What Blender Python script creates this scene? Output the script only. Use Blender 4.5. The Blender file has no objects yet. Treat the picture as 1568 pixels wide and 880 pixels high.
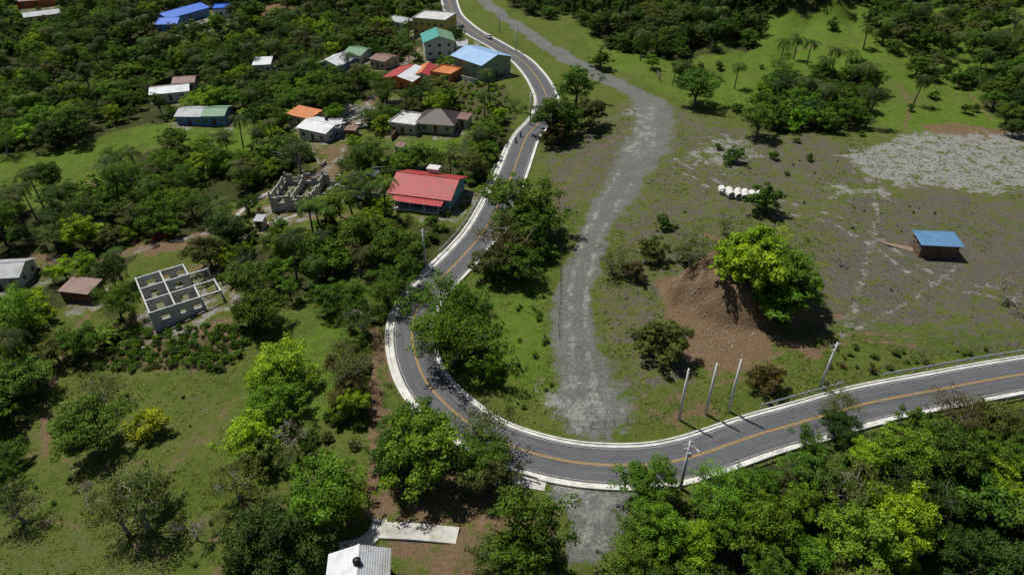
import bpy, math, random
import numpy as np
from mathutils import Vector, Matrix
rng=np.random.default_rng(7); random.seed(7)
F=1045.0; PIT=math.radians(35); CH=78.0
cp,sp=math.cos(PIT),math.sin(PIT)
scene=bpy.context.scene
# ------------------------------------------------------------- noise
def _hash(ix,iy,s):
    n=(ix*374761393+iy*668265263+s*1274126177)&0x7fffffff
    n=((n^(n>>13))*1274126177)&0x7fffffff
    return ((n^(n>>16))&0xffff)/65535.0
def vnoise(x,y,s=0):
    ix=np.floor(x).astype(np.int64); iy=np.floor(y).astype(np.int64)
    fx=x-ix; fy=y-iy; fx=fx*fx*(3-2*fx); fy=fy*fy*(3-2*fy)
    a=_hash(ix,iy,s);b=_hash(ix+1,iy,s);c=_hash(ix,iy+1,s);d=_hash(ix+1,iy+1,s)
    return (a*(1-fx)+b*fx)*(1-fy)+(c*(1-fx)+d*fx)*fy
def fbm(x,y,sc,octv=4,s=0):
    x=np.asarray(x,float);y=np.asarray(y,float)
    r=0;a=.5;t=0
    for i in range(octv):
        r=r+a*vnoise(x/sc+i*17.3,y/sc-i*9.1,s+i);t+=a;a*=.5;sc*=.5
    return r/t
def sm(a,b,x):
    t=np.clip((x-a)/(b-a),0,1); return t*t*(3-2*t)
# ------------------------------------------------------------- terrain
def h0(x,y):
    x=np.asarray(x,float);y=np.asarray(y,float)
    h=-7*sm(-22,-110,x)*sm(30,80,y)
    s=y-(61+(x-15)*0.3)
    h=h-8*sm(-4,-32,s)*sm(5,30,x)
    hill=sm(205,330,y)*sm(25,110,x)
    h=h+hill*(9+22*(fbm(x,y,48,3,5)-.5)+3*np.sin(x*.09+y*.05)+2.2*np.abs(np.sin(x*.16-y*.07+2*fbm(x,y,30,2,8))))
    h=h+7*sm(230,370,y)*sm(-50,-170,x)
    pad=sm(80,40,np.hypot((x-65)*.8,(y-145)))
    h=h+(fbm(x,y,26,4,11)-.5)*4.2*(1-.75*pad)
    r=np.hypot((x-45)/16,(y-108.5)/11)+(fbm(x,y,6,3,21)-.5)*.4
    h=h+5.6*sm(1.0,.5,r)
    far=sm(500,1500,np.hypot(x,y))
    return h*(1-far)+far*(fbm(x,y,500,3,3)*60-20)
TS=np.geomspace(50,1600,3500)
def P(px,py,hc=0.0):
    """ground point seen in direction px,py of the survey photo (hc = height above ground)"""
    u=(px-784)/F; v=(py-440)/F
    d=np.array([u,cp-v*sp,-sp-v*cp])
    X=TS*d[0];Y=TS*d[1];Z=CH+TS*d[2]
    f=Z-(h0(X,Y)+hc)
    i=np.argmax(f<0)
    if i==0: i=len(TS)-1
    a=f[i-1]/(f[i-1]-f[i]+1e-9); t=TS[i-1]+a*(TS[i]-TS[i-1])
    return np.array([t*d[0],t*d[1]]),t
def P2(px,py): return P(px,py)[0]
def catmull(pts,step=1.0):
    pts=np.array(pts);out=[]
    for i in range(len(pts)-1):
        p0=pts[max(i-1,0)];p1=pts[i];p2=pts[i+1];p3=pts[min(i+2,len(pts)-1)]
        for t in np.linspace(0,1,24,endpoint=False):
            out.append(.5*((2*p1)+(-p0+p2)*t+(2*p0-5*p1+4*p2-p3)*t*t+(-p0+3*p1-3*p2+p3)*t**3))
    out.append(pts[-1]);out=np.array(out)
    L=np.r_[0,np.cumsum(np.linalg.norm(np.diff(out,axis=0),axis=1))]
    s=np.arange(0,L[-1],step)
    return np.stack([np.interp(s,L,out[:,k]) for k in range(out.shape[1])],1)
ROADPX=[(683,-40),(688,0),(700,28),(725,50),(765,72),(800,95),(826,125),(838,155),(830,182),(808,207),(797,232),(785,265),(765,310),(738,358),(700,402),(662,440),(637,475),(630,510),(637,550),(655,590),(690,628),(738,663),(800,690),(870,706),(940,713),(1010,708),(1080,694),(1160,666),(1240,641),(1330,617),(1430,597),(1568,573),(1750,545)]
RC=catmull([P2(*p) for p in ROADPX],1.0)
k=np.ones(9)/9
RC=np.stack([np.convolve(np.pad(RC[:,i],4,'edge'),k,'valid') for i in range(2)],1)
RZ=h0(RC[:,0],RC[:,1]); k=np.ones(25)/25; RZ=np.convolve(np.pad(RZ,12,'edge'),k,'valid')
RT=np.gradient(RC,axis=0); RT/=np.linalg.norm(RT,axis=1)[:,None]
RN=np.stack([RT[:,1],-RT[:,0]],1)
def rdist(x,y):
    x=np.ravel(x);y=np.ravel(y);D=np.empty(len(x));I=np.empty(len(x),int)
    for a in range(0,len(x),20000):
        d=(x[a:a+20000,None]-RC[None,:,0])**2+(y[a:a+20000,None]-RC[None,:,1])**2
        i=d.argmin(1);I[a:a+20000]=i;D[a:a+20000]=np.sqrt(d[np.arange(len(i)),i])
    return D,I
def hf(x,y):
    x=np.ravel(np.asarray(x,float));y=np.ravel(np.asarray(y,float))
    D,I=rdist(x,y);h=h0(x,y)+(fbm(x,y,3.5,3,31)-.5)*.45
    w=sm(12,5.6,D)
    return h*(1-w)+(RZ[I]-.16)*w
def H1(x,y): return float(hf([x],[y])[0])
# ------------------------------------------------------------- node helpers
def newmat(name):
    m=bpy.data.materials.new(name);m.use_nodes=True
    nt=m.node_tree;nt.nodes.clear();return m,nt
class NB:
    def __init__(s,nt): s.nt=nt
    def n(s,t,**k):
        nd=s.nt.nodes.new(t)
        for a,b in k.items(): setattr(nd,a,b)
        return nd
    def l(s,a,b): s.nt.links.new(a,b)
    def put(s,sock,v):
        if hasattr(v,'is_output'): s.l(v,sock)
        elif isinstance(v,(tuple,list)): sock.default_value=tuple(v)+((1,) if len(v)==3 and len(sock.default_value)==4 else ())
        else: sock.default_value=v
    def noise(s,vec,scale,detail=4,rough=.55,lo=.35,hi=.65):
        nd=s.n('ShaderNodeTexNoise');nd.inputs['Scale'].default_value=scale;nd.inputs['Detail'].default_value=detail
        nd.inputs['Roughness'].default_value=rough
        if vec is not None: s.l(vec,nd.inputs['Vector'])
        return s.mr(nd.outputs[0],lo,hi)
    def mr(s,v,a,b,c=0,d=1,smooth=False):
        m=s.n('ShaderNodeMapRange');m.clamp=True
        if smooth:m.interpolation_type='SMOOTHSTEP'
        s.put(m.inputs[0],v);m.inputs[1].default_value=a;m.inputs[2].default_value=b;m.inputs[3].default_value=c;m.inputs[4].default_value=d
        return m.outputs[0]
    def math(s,op,a,b=0.0):
        m=s.n('ShaderNodeMath',operation=op);s.put(m.inputs[0],a);s.put(m.inputs[1],b);return m.outputs[0]
    def mix(s,f,a,b,bt='MIX'):
        m=s.n('ShaderNodeMix',data_type='RGBA',blend_type=bt)
        s.put(m.inputs[0],f);s.put(m.inputs[6],a);s.put(m.inputs[7],b);return m.outputs[2]
    def out(s,sh):
        o=s.n('ShaderNodeOutputMaterial');s.l(sh,o.inputs[0])
    def pr(s,col,rough=.9,bump=None,bs=.3,bd=.1,metal=0,spec=.3):
        p=s.n('ShaderNodeBsdfPrincipled');s.put(p.inputs['Base Color'],col);s.put(p.inputs['Roughness'],rough)
        p.inputs['Metallic'].default_value=metal;p.inputs['Specular IOR Level'].default_value=spec
        if bump is not None:
            b=s.n('ShaderNodeBump');b.inputs['Strength'].default_value=bs;b.inputs['Distance'].default_value=bd
            s.l(bump,b.inputs['Height']);s.l(b.outputs[0],p.inputs['Normal'])
        return p.outputs[0]
def simple(name,c1,c2=None,scale=1.5,rough=.85,bs=.3,metal=0,spec=.3,stripes=None,stain=None):
    m,nt=newmat(name);b=NB(nt);tc=b.n('ShaderNodeTexCoord').outputs['Object']
    if c2 is None:c2=tuple(x*.7 for x in c1)
    n1=b.noise(tc,scale,5,.65);n2=b.noise(tc,scale*7,3)
    col=b.mix(n1,c1,c2)
    if stain: 
        n3=b.noise(tc,scale*.7,6,.75,.5,.66);col=b.mix(n3,col,stain)
    col=b.mix(b.math('MULTIPLY',n2,.35),col,tuple(x*.6 for x in c1))
    bump=n2
    if stripes:
        w=b.n('ShaderNodeTexWave');w.bands_direction=stripes;w.inputs['Scale'].default_value=1.1;b.l(tc,w.inputs[0])
        bump=w.outputs['Fac'];col=b.mix(b.mr(w.outputs['Fac'],0,.35,.3,0),col,tuple(x*.5 for x in c1))
    b.out(b.pr(col,rough,bump,bs,.05,metal,spec));return m
# ------------------------------------------------------------- mesh helpers
coll=scene.collection
def mk(name,V,Fc,mats=(),mi=None,smooth=False,parent=None,link=True):
    me=bpy.data.meshes.new(name)
    me.from_pydata(np.asarray(V,float).tolist() if len(V) else [],[],Fc.tolist() if isinstance(Fc,np.ndarray) else Fc)
    for m in mats:me.materials.append(m)
    if mi is not None: me.polygons.foreach_set('material_index',np.asarray(mi,np.int32))
    if smooth: me.polygons.foreach_set('use_smooth',np.ones(len(me.polygons),bool))
    me.update()
    if not link:return me
    o=bpy.data.objects.new(name,me);coll.objects.link(o)
    if parent:o.parent=parent
    return o
def empty(name,loc=(0,0,0),rz=0):
    o=bpy.data.objects.new(name,None);coll.objects.link(o);o.location=loc;o.rotation_euler=(0,0,rz);o.empty_display_size=.5;return o
class MB:
    def __init__(s): s.V=[];s.F=[];s.M=[]
    def add(s,V,Fc,m=0):
        k=len(s.V);s.V+= [tuple(map(float,v)) for v in V];s.F+=[tuple(i+k for i in f) for f in Fc];s.M+=[m]*len(Fc)
    def box(s,a,b,m=0):
        x0,y0,z0=a;x1,y1,z1=b
        s.add([(x0,y0,z0),(x1,y0,z0),(x1,y1,z0),(x0,y1,z0),(x0,y0,z1),(x1,y0,z1),(x1,y1,z1),(x0,y1,z1)],
              [(3,2,1,0),(4,5,6,7),(0,1,5,4),(1,2,6,5),(2,3,7,6),(3,0,4,7)],m)
    def slab(s,q,t=.1,m=0):
        q=[Vector(p) for p in q];n=len(q)
        V=q+[p-Vector((0,0,t)) for p in q]
        s.add(V,[tuple(range(n)),tuple(range(2*n-1,n-1,-1))]+[((i+1)%n,i,n+i,n+(i+1)%n) for i in range(n)],m)
    def tube(s,pts,rad,n=6,m=0,cap=True):
        pts=[Vector(p) for p in pts];k=len(s.V)
        for i,p in enumerate(pts):
            t=(pts[min(i+1,len(pts)-1)]-pts[max(i-1,0)]).normalized()
            a=t.cross(Vector((0.31,0.95,0.1)));a.normalize();b=t.cross(a)
            for j in range(n):
                an=2*math.pi*j/n;v=p+(a*math.cos(an)+b*math.sin(an))*rad[i];s.V.append(tuple(v))
        for i in range(len(pts)-1):
            for j in range(n):
                s.F.append((k+i*n+j,k+i*n+(j+1)%n,k+(i+1)*n+(j+1)%n,k+(i+1)*n+j));s.M.append(m)
        if cap:
            e=k+(len(pts)-1)*n
            s.F.append(tuple(range(e,e+n)));s.M.append(m)
            s.F.append(tuple(range(k+n-1,k-1,-1)));s.M.append(m)
    def obj(s,name,mats,parent=None,smooth=False,link=True):
        return mk(name,s.V,s.F,mats,s.M,smooth,parent,link)
# ------------------------------------------------------------- region masks
def inpoly(x,y,poly):
    r=np.zeros(len(x),bool);n=len(poly)
    for i in range(n):
        x1,y1=poly[i];x2,y2=poly[(i+1)%n]
        c=((y1>y)!=(y2>y))&(x<(x2-x1)*(y-y1)/(y2-y1+1e-12)+x1);r^=c
    return r
def segd(x,y,poly,closed=True):
    d=np.full(len(x),1e9);n=len(poly)
    for i in range(n if closed else n-1):
        a=np.array(poly[i]);b=np.array(poly[(i+1)%n]);ab=b-a
        t=np.clip(((x-a[0])*ab[0]+(y-a[1])*ab[1])/(ab@ab+1e-9),0,1)
        d=np.minimum(d,np.hypot(x-a[0]-t*ab[0],y-a[1]-t*ab[1]))
    return d
def W(poly): return [tuple(P2(*p)) for p in poly]
def region(x,y,pw,soft):
    s=segd(x,y,pw);s=np.where(inpoly(x,y,pw),s,-s)
    return np.clip(.5+s/(2*soft),0,1)
VILL=W([(-250,30),(-100,-40),(640,-50),(685,10),(695,60),(720,75),(735,130),(790,150),(800,190),(765,240),(735,300),(700,360),(650,410),(600,460),(560,470),(520,450),(440,480),(350,545),(330,570),(130,565),(60,590),(20,650),(-250,700)])
FBR=W([(960,900),(965,820),(1000,785),(1100,768),(1190,728),(1290,690),(1450,665),(1600,640),(1800,620),(1800,1000),(960,1000)])
F3=[W([(890,-60),(870,25),(930,75),(1040,95),(1080,85),(1150,75),(1170,30),(1300,15),(1420,-60)]),
    W([(1330,-60),(1330,60),(1400,120),(1480,140),(1600,150),(1800,60),(1800,-60)]),
    W([(1150,170),(1190,120),(1330,115),(1340,190),(1280,205),(1160,200)]),
    W([(1500,150),(1540,140),(1700,160),(1700,230),(1540,210)]),
    W([(770,-50),(780,10),(850,32),(870,15),(870,-50)])]
CL0=[(-250,235),(0,240),(140,215),(230,190),(380,185),(400,215),(345,240),(230,237),(180,262),(150,300),(60,315),(-250,320)]
CLEAR=[W(p) for p in [CL0,
 [(525,228),(560,205),(640,210),(700,215),(690,243),(640,252),(560,252)],
 [(110,570),(190,510),(200,400),(300,385),(350,440),(420,480),(350,575)],
 [(540,425),(600,425),(590,480),(500,520),(455,490)],
 [(190,375),(330,360),(330,388),(210,398)],
 [(235,55),(330,10),(360,25),(300,62)],
 [(400,318),(520,310),(510,342),(400,352)],
 [(690,125),(775,130),(790,180),(740,190),(690,165)],
 [(385,5),(440,8),(440,30),(390,30)],
 [(60,480),(140,480),(150,520),(80,560)],
 [(320,330),(420,285),(425,298),(345,345)],
 [(700,75),(735,60),(720,100),(690,110)],
 [(515,155),(580,160),(575,190),(525,192)],[(470,215),(530,222),(520,290),(480,300)],[(590,318),(700,325),(690,345),(600,340)],
 [(575,140),(690,135),(690,150),(600,158)],[(420,322),(520,312),(560,330),(520,350),(430,350)]]]
TRACK=catmull([tuple(P2(a,b))+(w,) for a,b,w in [(715,-30,2.5),(745,5,2.5),(800,45,3.0),(870,92,3.4),(955,132,4.0),(995,160,5.2),(1000,200,6.0),(975,245,5.6),(945,290,4.2),(917,340,3.3),(898,390,3.0),(884,440,3.0),(882,500,3.5),(893,560,4.3),(905,605,5.2),(915,635,5.6)]],1.5)
LANE=catmull(W([(640,75),(600,118),(570,150),(545,190),(530,225),(495,262),(440,285),(385,312),(340,345),(270,368),(190,388),(110,400),(50,395)]),1.5)
TRAILS=[(catmull(W(p),1.0),w,ch,v) for p,w,ch,v in [
 ([(150,470),(105,520),(88,570),(66,630),(70,700)],.5,3,.8),([(0,520),(40,560),(90,570)],.4,3,.7),([(70,700),(150,715),(260,700),(330,650),(360,600)],.35,3,.62),([(0,830),(100,800),(260,860)],.3,3,.6),
 ([(1378,130),(1392,160),(1385,200)],.5,3,.7),([(1160,60),(1230,75),(1330,60)],.5,3,.6),([(1330,95),(1450,120),(1520,185)],.5,3,.6),
 ([(1090,575),(1180,545),(1290,512),(1400,515)],.35,3,.75),([(1095,590),(1190,560),(1300,524),(1400,528)],.35,3,.75),
 ([(1000,240),(1120,300),(1290,350),(1420,430),(1600,470)],.45,2,.5),([(1010,232),(1130,290),(1300,338),(1430,418),(1600,455)],.45,2,.5),([(1290,512),(1380,470),(1440,430),(1480,400)],.4,2,.48),([(1290,512),(1330,400),(1340,300),(1300,230)],.6,2,.46),
 ([(960,200),(900,240),(860,300),(850,380)],.5,3,.55),([(880,650),(878,560),(872,480),(880,420),(905,340),(950,260)],.5,2,.52),([(915,640),(905,560),(898,480),(903,420),(925,350),(968,280)],.5,2,.52),
 ([(575,500),(572,600),(572,700),(565,800)],.6,3,.9)]]
def pd(x,y,pts):
    d=np.full(len(x),1e9)
    for q in pts: np.minimum(d,(x-q[0])**2+(y-q[1])**2,out=d)
    return np.sqrt(d)
BLD=[]
def masks(x,y):
    x=np.ravel(x);y=np.ravel(y);n=len(x);M=np.zeros((n,8))  # gravel pad pale dirt dark lush dry crop
    wx=x+(fbm(x,y,9,3,41)-.5)*10;wy=y+(fbm(x,y,9,3,42)-.5)*10
    big=fbm(x,y,22,4,51);med=fbm(x,y,7,4,52)
    def put(ch,poly,soft,val=1.0,warp=True):
        pw=W(poly);m=region(wx if warp else x,wy if warp else y,pw,soft)*val;M[:,ch]=np.maximum(M[:,ch],m)
    d=np.full(n,1e9)
    for a in range(0,len(TRACK)):
        q=TRACK[a];dd=np.hypot(wx*.4+x*.6-q[0],wy*.4+y*.6-q[1])/q[2];d=np.minimum(d,dd)
    M[:,0]=np.clip(1.4-d*.85,0,1)
    put(1,[(830,210),(1000,150),(1100,190),(1290,215),(1700,230),(1750,545),(1500,560),(1420,535),(1300,520),(1200,545),(1090,560),(1000,590),(940,640),(930,560),(915,430),(960,340),(1000,260),(930,260),(890,330),(850,400),(830,330)],3,.48)
    put(1,[(1230,330),(1330,290),(1480,300),(1700,330),(1700,500),(1450,520),(1320,500),(1250,430)],5,.70)
    put(1,[(830,260),(900,200),(940,200),(960,150),(1040,170),(960,260),(900,290),(850,360)],3,.6)
    put(1,[(1050,180),(1300,215),(1320,260),(1200,290),(1080,300),(1030,250)],4,.54)
    put(1,[(950,300),(1090,310),(1080,370),(1000,440),(930,430)],4,.58)
    M[:,1]*=(.62+.85*(fbm(x,y,15,5,58)-.05))
    put(2,[(1270,232),(1400,205),(1700,215),(1700,296),(1480,292),(1380,284),(1310,268)],3,.72)
    put(2,[(1070,215),(1150,205),(1170,240),(1110,262),(1050,245)],3,.52)
    put(2,[(850,585),(930,590),(955,640),(860,648)],3,.62)
    put(2,[(965,165),(1010,160),(1015,220),(960,250)],3,.5)
    put(2,[(1240,285),(1350,280),(1370,300),(1280,312)],3,.5)
    put(2,[(285,42),(330,20),(352,30),(308,54)],1,.9,False)
    put(2,[(800,752),(870,748),(945,752),(940,775),(925,800),(880,800),(850,775)],1,.6)
    put(2,[(905,770),(930,790),(920,860),(890,860),(895,800)],1,.6)
    put(0,[(830,745),(950,752),(935,800),(930,880),(880,880),(880,800),(840,775)],1,.85)
    put(3,[(1000,455),(1045,395),(1095,360),(1125,385),(1155,430),(1200,500),(1225,540),(1130,566),(1050,556),(1010,520)],1.2,1)
    put(3,[(1190,495),(1290,470),(1290,505),(1200,545)],2,.66)
    put(3,[(1090,570),(1270,517),(1300,512),(1290,530),(1180,560),(1100,600)],1.2,.62)
    put(3,[(950,640),(1000,590),(1090,565),(1110,640),(1020,660)],2,.54)
    put(3,[(1420,192),(1560,194),(1700,208),(1600,226),(1450,212)],1.5,.75)
    put(3,[(560,470),(600,500),(590,600),(560,600)],1.5,.66)
    put(3,[(562,600),(588,600),(594,700),(592,800),(545,800),(560,700)],.8,.85)
    put(3,[(590,740),(700,730),(780,760),(860,790),(860,900),(600,900),(590,840)],2,.66)
    put(3,[(0,655),(40,650),(70,690),(20,720),(0,700)],3,.56)
    put(3,[(225,695),(280,665),(310,690),(250,735)],3,.6)
    put(3,[(350,730),(430,720),(440,780),(380,800)],3,.52);put(3,[(280,820),(350,800),(340,880),(290,880)],3,.52)
    put(3,[(100,278),(165,276),(150,305),(80,312)],3,.66)
    put(3,[(190,375),(330,360),(330,388),(210,398)],2,.75)
    put(3,[(400,318),(520,310),(510,342),(400,352)],2,.62)
    put(3,[(120,560),(150,500),(200,470),(250,500),(420,500),(350,565)],2,.6)
    put(3,[(380,5),(445,5),(440,30),(390,32)],2,.9)
    put(3,[(470,215),(530,220),(520,290),(470,300)],2,.6)
    put(3,[(430,270),(560,330),(600,400),(480,420)],4,.52)
    put(3,[(1330,20),(1400,30),(1420,70),(1350,60)],3,.5)
    put(2,[(690,75),(725,60),(728,100),(690,115)],1.5,.8)
    put(2,[(520,160),(575,165),(570,185),(530,188)],1.5,.8)
    for pts,w,ch,v in TRAILS:
        dd=pd(x+(fbm(x,y,4,2,71)-.5)*1.2,y+(fbm(x,y,4,2,72)-.5)*1.2,pts);M[:,ch]=np.maximum(M[:,ch],v*sm(w*2.2,w*.6,dd))
    dd=pd(x,y,LANE);M[:,3]=np.maximum(M[:,3],.8*sm(3.2,1.5,dd));M[:,2]=np.maximum(M[:,2],.5*sm(1.8,.8,dd))
    for bx,by,br in BLD:
        if bx>0: continue
        r=np.hypot(wx-bx,wy-by);M[:,3]=np.maximum(M[:,3],.56*sm(br+4,br+1,r));M[:,2]=np.maximum(M[:,2],.46*sm(br+2,br,np.hypot(wx-bx-1,wy-by+2)))
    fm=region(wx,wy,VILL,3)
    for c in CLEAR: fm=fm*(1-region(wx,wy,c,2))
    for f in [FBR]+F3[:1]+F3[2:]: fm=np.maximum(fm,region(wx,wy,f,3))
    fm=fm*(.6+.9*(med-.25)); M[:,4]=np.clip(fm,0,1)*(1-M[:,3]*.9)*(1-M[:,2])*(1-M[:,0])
    put(5,[(350,570),(480,500),(600,420),(620,450),(590,500),(550,560),(500,640),(400,720),(300,740),(330,640)],4,.66)
    put(5,[(60,600),(330,575),(350,620),(200,670),(60,660)],5,.58)
    put(5,[(750,430),(860,400),(850,600),(760,600),(720,520)],3,.7)
    put(5,CL0,4,.62);put(5,[(525,228),(700,215),(690,243),(560,252)],2,.8)
    put(5,[(860,-50),(1700,-50),(1700,230),(1400,215),(1330,200),(1100,180),(1000,140),(900,80)],5,.64)
    M[:,5]*=(.75+.6*(fbm(x,y,16,4,57)-.1))
    put(6,[(-250,640),(60,600),(330,560),(400,640),(250,760),(300,1000),(-250,1000)],6,.5)
    put(6,[(830,180),(960,150),(1700,230),(1700,540),(1290,500),(940,620),(880,350),(820,300)],4,.6)
    M[:,6]=np.maximum(M[:,6]*(.55+big),(big-.3)*1.0)
    put(7,[(150,560),(215,495),(400,500),(350,562)],2,.75)
    put(7,[(690,125),(775,130),(790,180),(740,190),(690,165)],2,.7)
    return np.clip(M,0,1)
# ------------------------------------------------------------- main road
def strip(name,offs,zs,mat,i0=0,i1=None,side=1,dz=0,parent=None):
    i1=len(RC) if i1 is None else i1;n=len(offs);V=[];Fc=[]
    for i in range(i0,i1):
        for o,z in zip(offs,zs):
            V.append((RC[i,0]+RN[i,0]*o*side,RC[i,1]+RN[i,1]*o*side,RZ[i]+z+dz))
    for i in range(i1-i0-1):
        for j in range(n-1):
            q=(i*n+j,i*n+j+1,(i+1)*n+j+1,(i+1)*n+j)
            Fc.append(q if side>0 else q[::-1])
    o=mk(name,V,Fc,[mat],parent=parent)
    uv=o.data.uv_layers.new(name='UVMap')
    dat=[]
    for f in Fc:
        for v in f: dat+=[offs[v%n],float(v//n)]
    uv.data.foreach_set('uv',dat)
    return o
m_as,nt=newmat('asphalt');b=NB(nt)
uv=b.n('ShaderNodeTexCoord').outputs['UV'];pos=b.n('ShaderNodeNewGeometry').outputs['Position']
mp=b.n('ShaderNodeMapping');mp.inputs['Scale'].default_value=(1,.03,1);b.l(uv,mp.inputs[0])
n1=b.noise(mp.outputs[0],1.3,5,.7);n2=b.noise(pos,.25,6,.7);n3=b.noise(pos,9,3)
col=b.mix(n1,(.072,.075,.083),(.115,.117,.124));col=b.mix(b.math('MULTIPLY',n2,.3),col,(.15,.148,.142));col=b.mix(b.math('MULTIPLY',n3,.25),col,(.045,.045,.048))
vo=b.n('ShaderNodeTexVoronoi',feature='DISTANCE_TO_EDGE');vo.inputs['Scale'].default_value=.13;b.l(pos,vo.inputs[0])
col=b.mix(b.mr(vo.outputs[0],0,.008,.5,0),col,(.03,.03,.03))
b.out(b.pr(col,.85,n3,.3,.02,0,.2))
m_conc=simple('kerb_concrete',(.68,.67,.63),(.5,.49,.45),.6,.85,.2,stain=(.34,.33,.29))
m_yel=simple('yellow_line_paint',(.50,.29,.04),(.34,.21,.05),1.3,.7,.1)
m_wht=simple('white_line_paint',(.4,.4,.38),(.2,.2,.19),1.2,.7,.1)
strip('asphalt_road',[-3.4,-1.7,0,1.7,3.4],[0,.04,.06,.04,0],m_as,side=-1)
strip('yellow_centre_line',[.05,.16],[.066,.064],m_yel,side=-1);strip('yellow_centre_line',[-.16,-.05],[.064,.066],m_yel,side=-1)
strip('white_edge_line',[3.02,3.12],[.016,.013],m_wht,side=-1);strip('white_edge_line',[-3.12,-3.02],[.013,.016],m_wht,side=-1)
def near_i(px,py):
    q=P2(px,py);return int(((RC-q)**2).sum(1).argmin())
iu=near_i(740,663);iv=near_i(800,225)
strip('road_kerb',[-4.3,-4.3,-4.0,-4.0,-3.4],[-.6,.17,.17,.0,-.005],m_conc,0,iv+1,side=-1)
strip('road_kerb',[-4.9,-4.9,-4.3,-4.3,-3.4],[-.6,.2,.2,.0,-.005],m_conc,iv,iu,side=-1)
strip('road_kerb',[-4.45,-4.45,-4.1,-4.1,-3.4],[-.6,.17,.17,.0,-.005],m_conc,iu-1,None,side=-1)
strip('road_kerb',[3.4,3.9,3.9,4.15,4.15],[-.005,.0,.17,.17,-.6],m_conc,side=-1)
# ------------------------------------------------------------- foliage
m_bark=simple('bark',(.14,.115,.09),(.08,.065,.05),3,.95,.5)
m_gbark=simple('pale_bark',(.36,.33,.30),(.22,.2,.18),3,.95,.5)
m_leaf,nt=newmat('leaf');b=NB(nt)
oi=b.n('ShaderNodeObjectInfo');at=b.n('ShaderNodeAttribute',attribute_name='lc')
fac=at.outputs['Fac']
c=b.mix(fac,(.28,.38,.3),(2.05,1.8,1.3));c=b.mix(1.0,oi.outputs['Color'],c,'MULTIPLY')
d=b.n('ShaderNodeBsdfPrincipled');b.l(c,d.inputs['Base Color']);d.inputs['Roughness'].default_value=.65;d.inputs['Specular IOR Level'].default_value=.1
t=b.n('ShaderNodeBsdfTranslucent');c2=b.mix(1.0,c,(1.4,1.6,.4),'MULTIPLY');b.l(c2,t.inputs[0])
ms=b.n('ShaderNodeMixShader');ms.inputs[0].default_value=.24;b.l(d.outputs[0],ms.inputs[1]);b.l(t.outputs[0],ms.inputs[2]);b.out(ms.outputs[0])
def leafquads(C,N,S,asp=.55):
    n=len(C);R=rng.normal(size=(n,3));T=np.cross(N,R);T/=np.linalg.norm(T,axis=1)[:,None]+1e-9
    B=np.cross(N,T);S=S[:,None]
    V=np.stack([C-T*S*.5,C-B*S*asp*.5+T*S*.05,C+T*S*.5,C+B*S*asp*.5+T*S*.05],1).reshape(-1,3)
    return V,np.arange(4*n).reshape(n,4)
def foliage_mesh(name,mbk,C,N,S,lc,asp=.55,bark=None):
    V,Qd=leafquads(C,N,S,asp);k=len(mbk.V)
    allV=np.concatenate([np.array(mbk.V).reshape(-1,3),V]) if k else V
    Fc=list(mbk.F)+[tuple(q) for q in (Qd+k).tolist()]
    mi=[0]*len(mbk.F)+[1]*len(Qd)
    me=mk(name,allV,Fc,[bark or m_bark,m_leaf],mi,link=False)
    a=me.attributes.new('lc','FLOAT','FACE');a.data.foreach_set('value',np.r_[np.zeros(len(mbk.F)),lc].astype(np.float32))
    return me
def unit(a): return a/(np.linalg.norm(a,axis=-1,keepdims=True)+1e-9)
def broad(name,R=5,hc=4.7,vs=.75,nl=7,nc=60,per=85,ls=.42,sparse=1.0,trunk=.32,bark=None,crn=.24):
    mb=MB();fork=Vector((rng.normal()*.3,rng.normal()*.3,hc*.4))
    mb.tube([(0,0,-1),(fork.x*.4,fork.y*.4,hc*.2),fork],[trunk*1.2,trunk,trunk*.75],7)
    ends=[]
    for i in range(nl):
        az=2*math.pi*(i+rng.uniform(-.3,.3))/nl;el=rng.uniform(-.1,1.1);rr=R*rng.uniform(.4,.8)
        e=np.array([math.cos(az)*math.cos(el)*rr,math.sin(az)*math.cos(el)*rr,hc+math.sin(el)*rr*vs*1.1-.2*R*vs])
        ends.append(e);mid=(np.array(fork)+e)/2+rng.normal(size=3)*.25+np.array([0,0,.3])
        mb.tube([fork,mid,e],[trunk*.55,trunk*.35,.05],5,cap=False)
    ends.append(np.array([rng.normal()*.4,rng.normal()*.4,hc+R*vs*.6]));ends=np.array(ends)
    Cc=[];Cr=[]
    for i in range(nc):
        e=ends[i%len(ends)];c=e+rng.normal(size=3)*np.array([crn,crn,crn*.75])*R
        Cc.append(c);Cr.append(R*rng.uniform(.09,.22))
        if rng.random()<.3:
            mb.tube([e,(e+c)/2+rng.normal(size=3)*.1,c],[.07,.05,.02],4,cap=False)
    C=[];N=[];L=[]
    for c,r in zip(Cc,Cr):
        n=int(per*sparse*(r/(R*.18))**1.7);d=unit(rng.normal(size=(n,3)))
        d[:,2]=np.where(d[:,2]<-.3,-d[:,2],d[:,2])
        p=c+d*np.array([1.1,1.1,.75])*r*rng.uniform(.45,1.15,size=(n,1))
        C.append(p);N.append(unit(d*.8+np.array([0,0,.5])+rng.normal(size=(n,3))*.5))
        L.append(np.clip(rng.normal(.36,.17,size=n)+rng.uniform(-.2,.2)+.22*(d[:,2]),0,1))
    C=np.concatenate(C);N=np.concatenate(N);L=np.concatenate(L)
    return foliage_mesh(name,mb,C,N,rng.uniform(.6,1.35,len(C))*ls,L,.6,bark)
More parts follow.
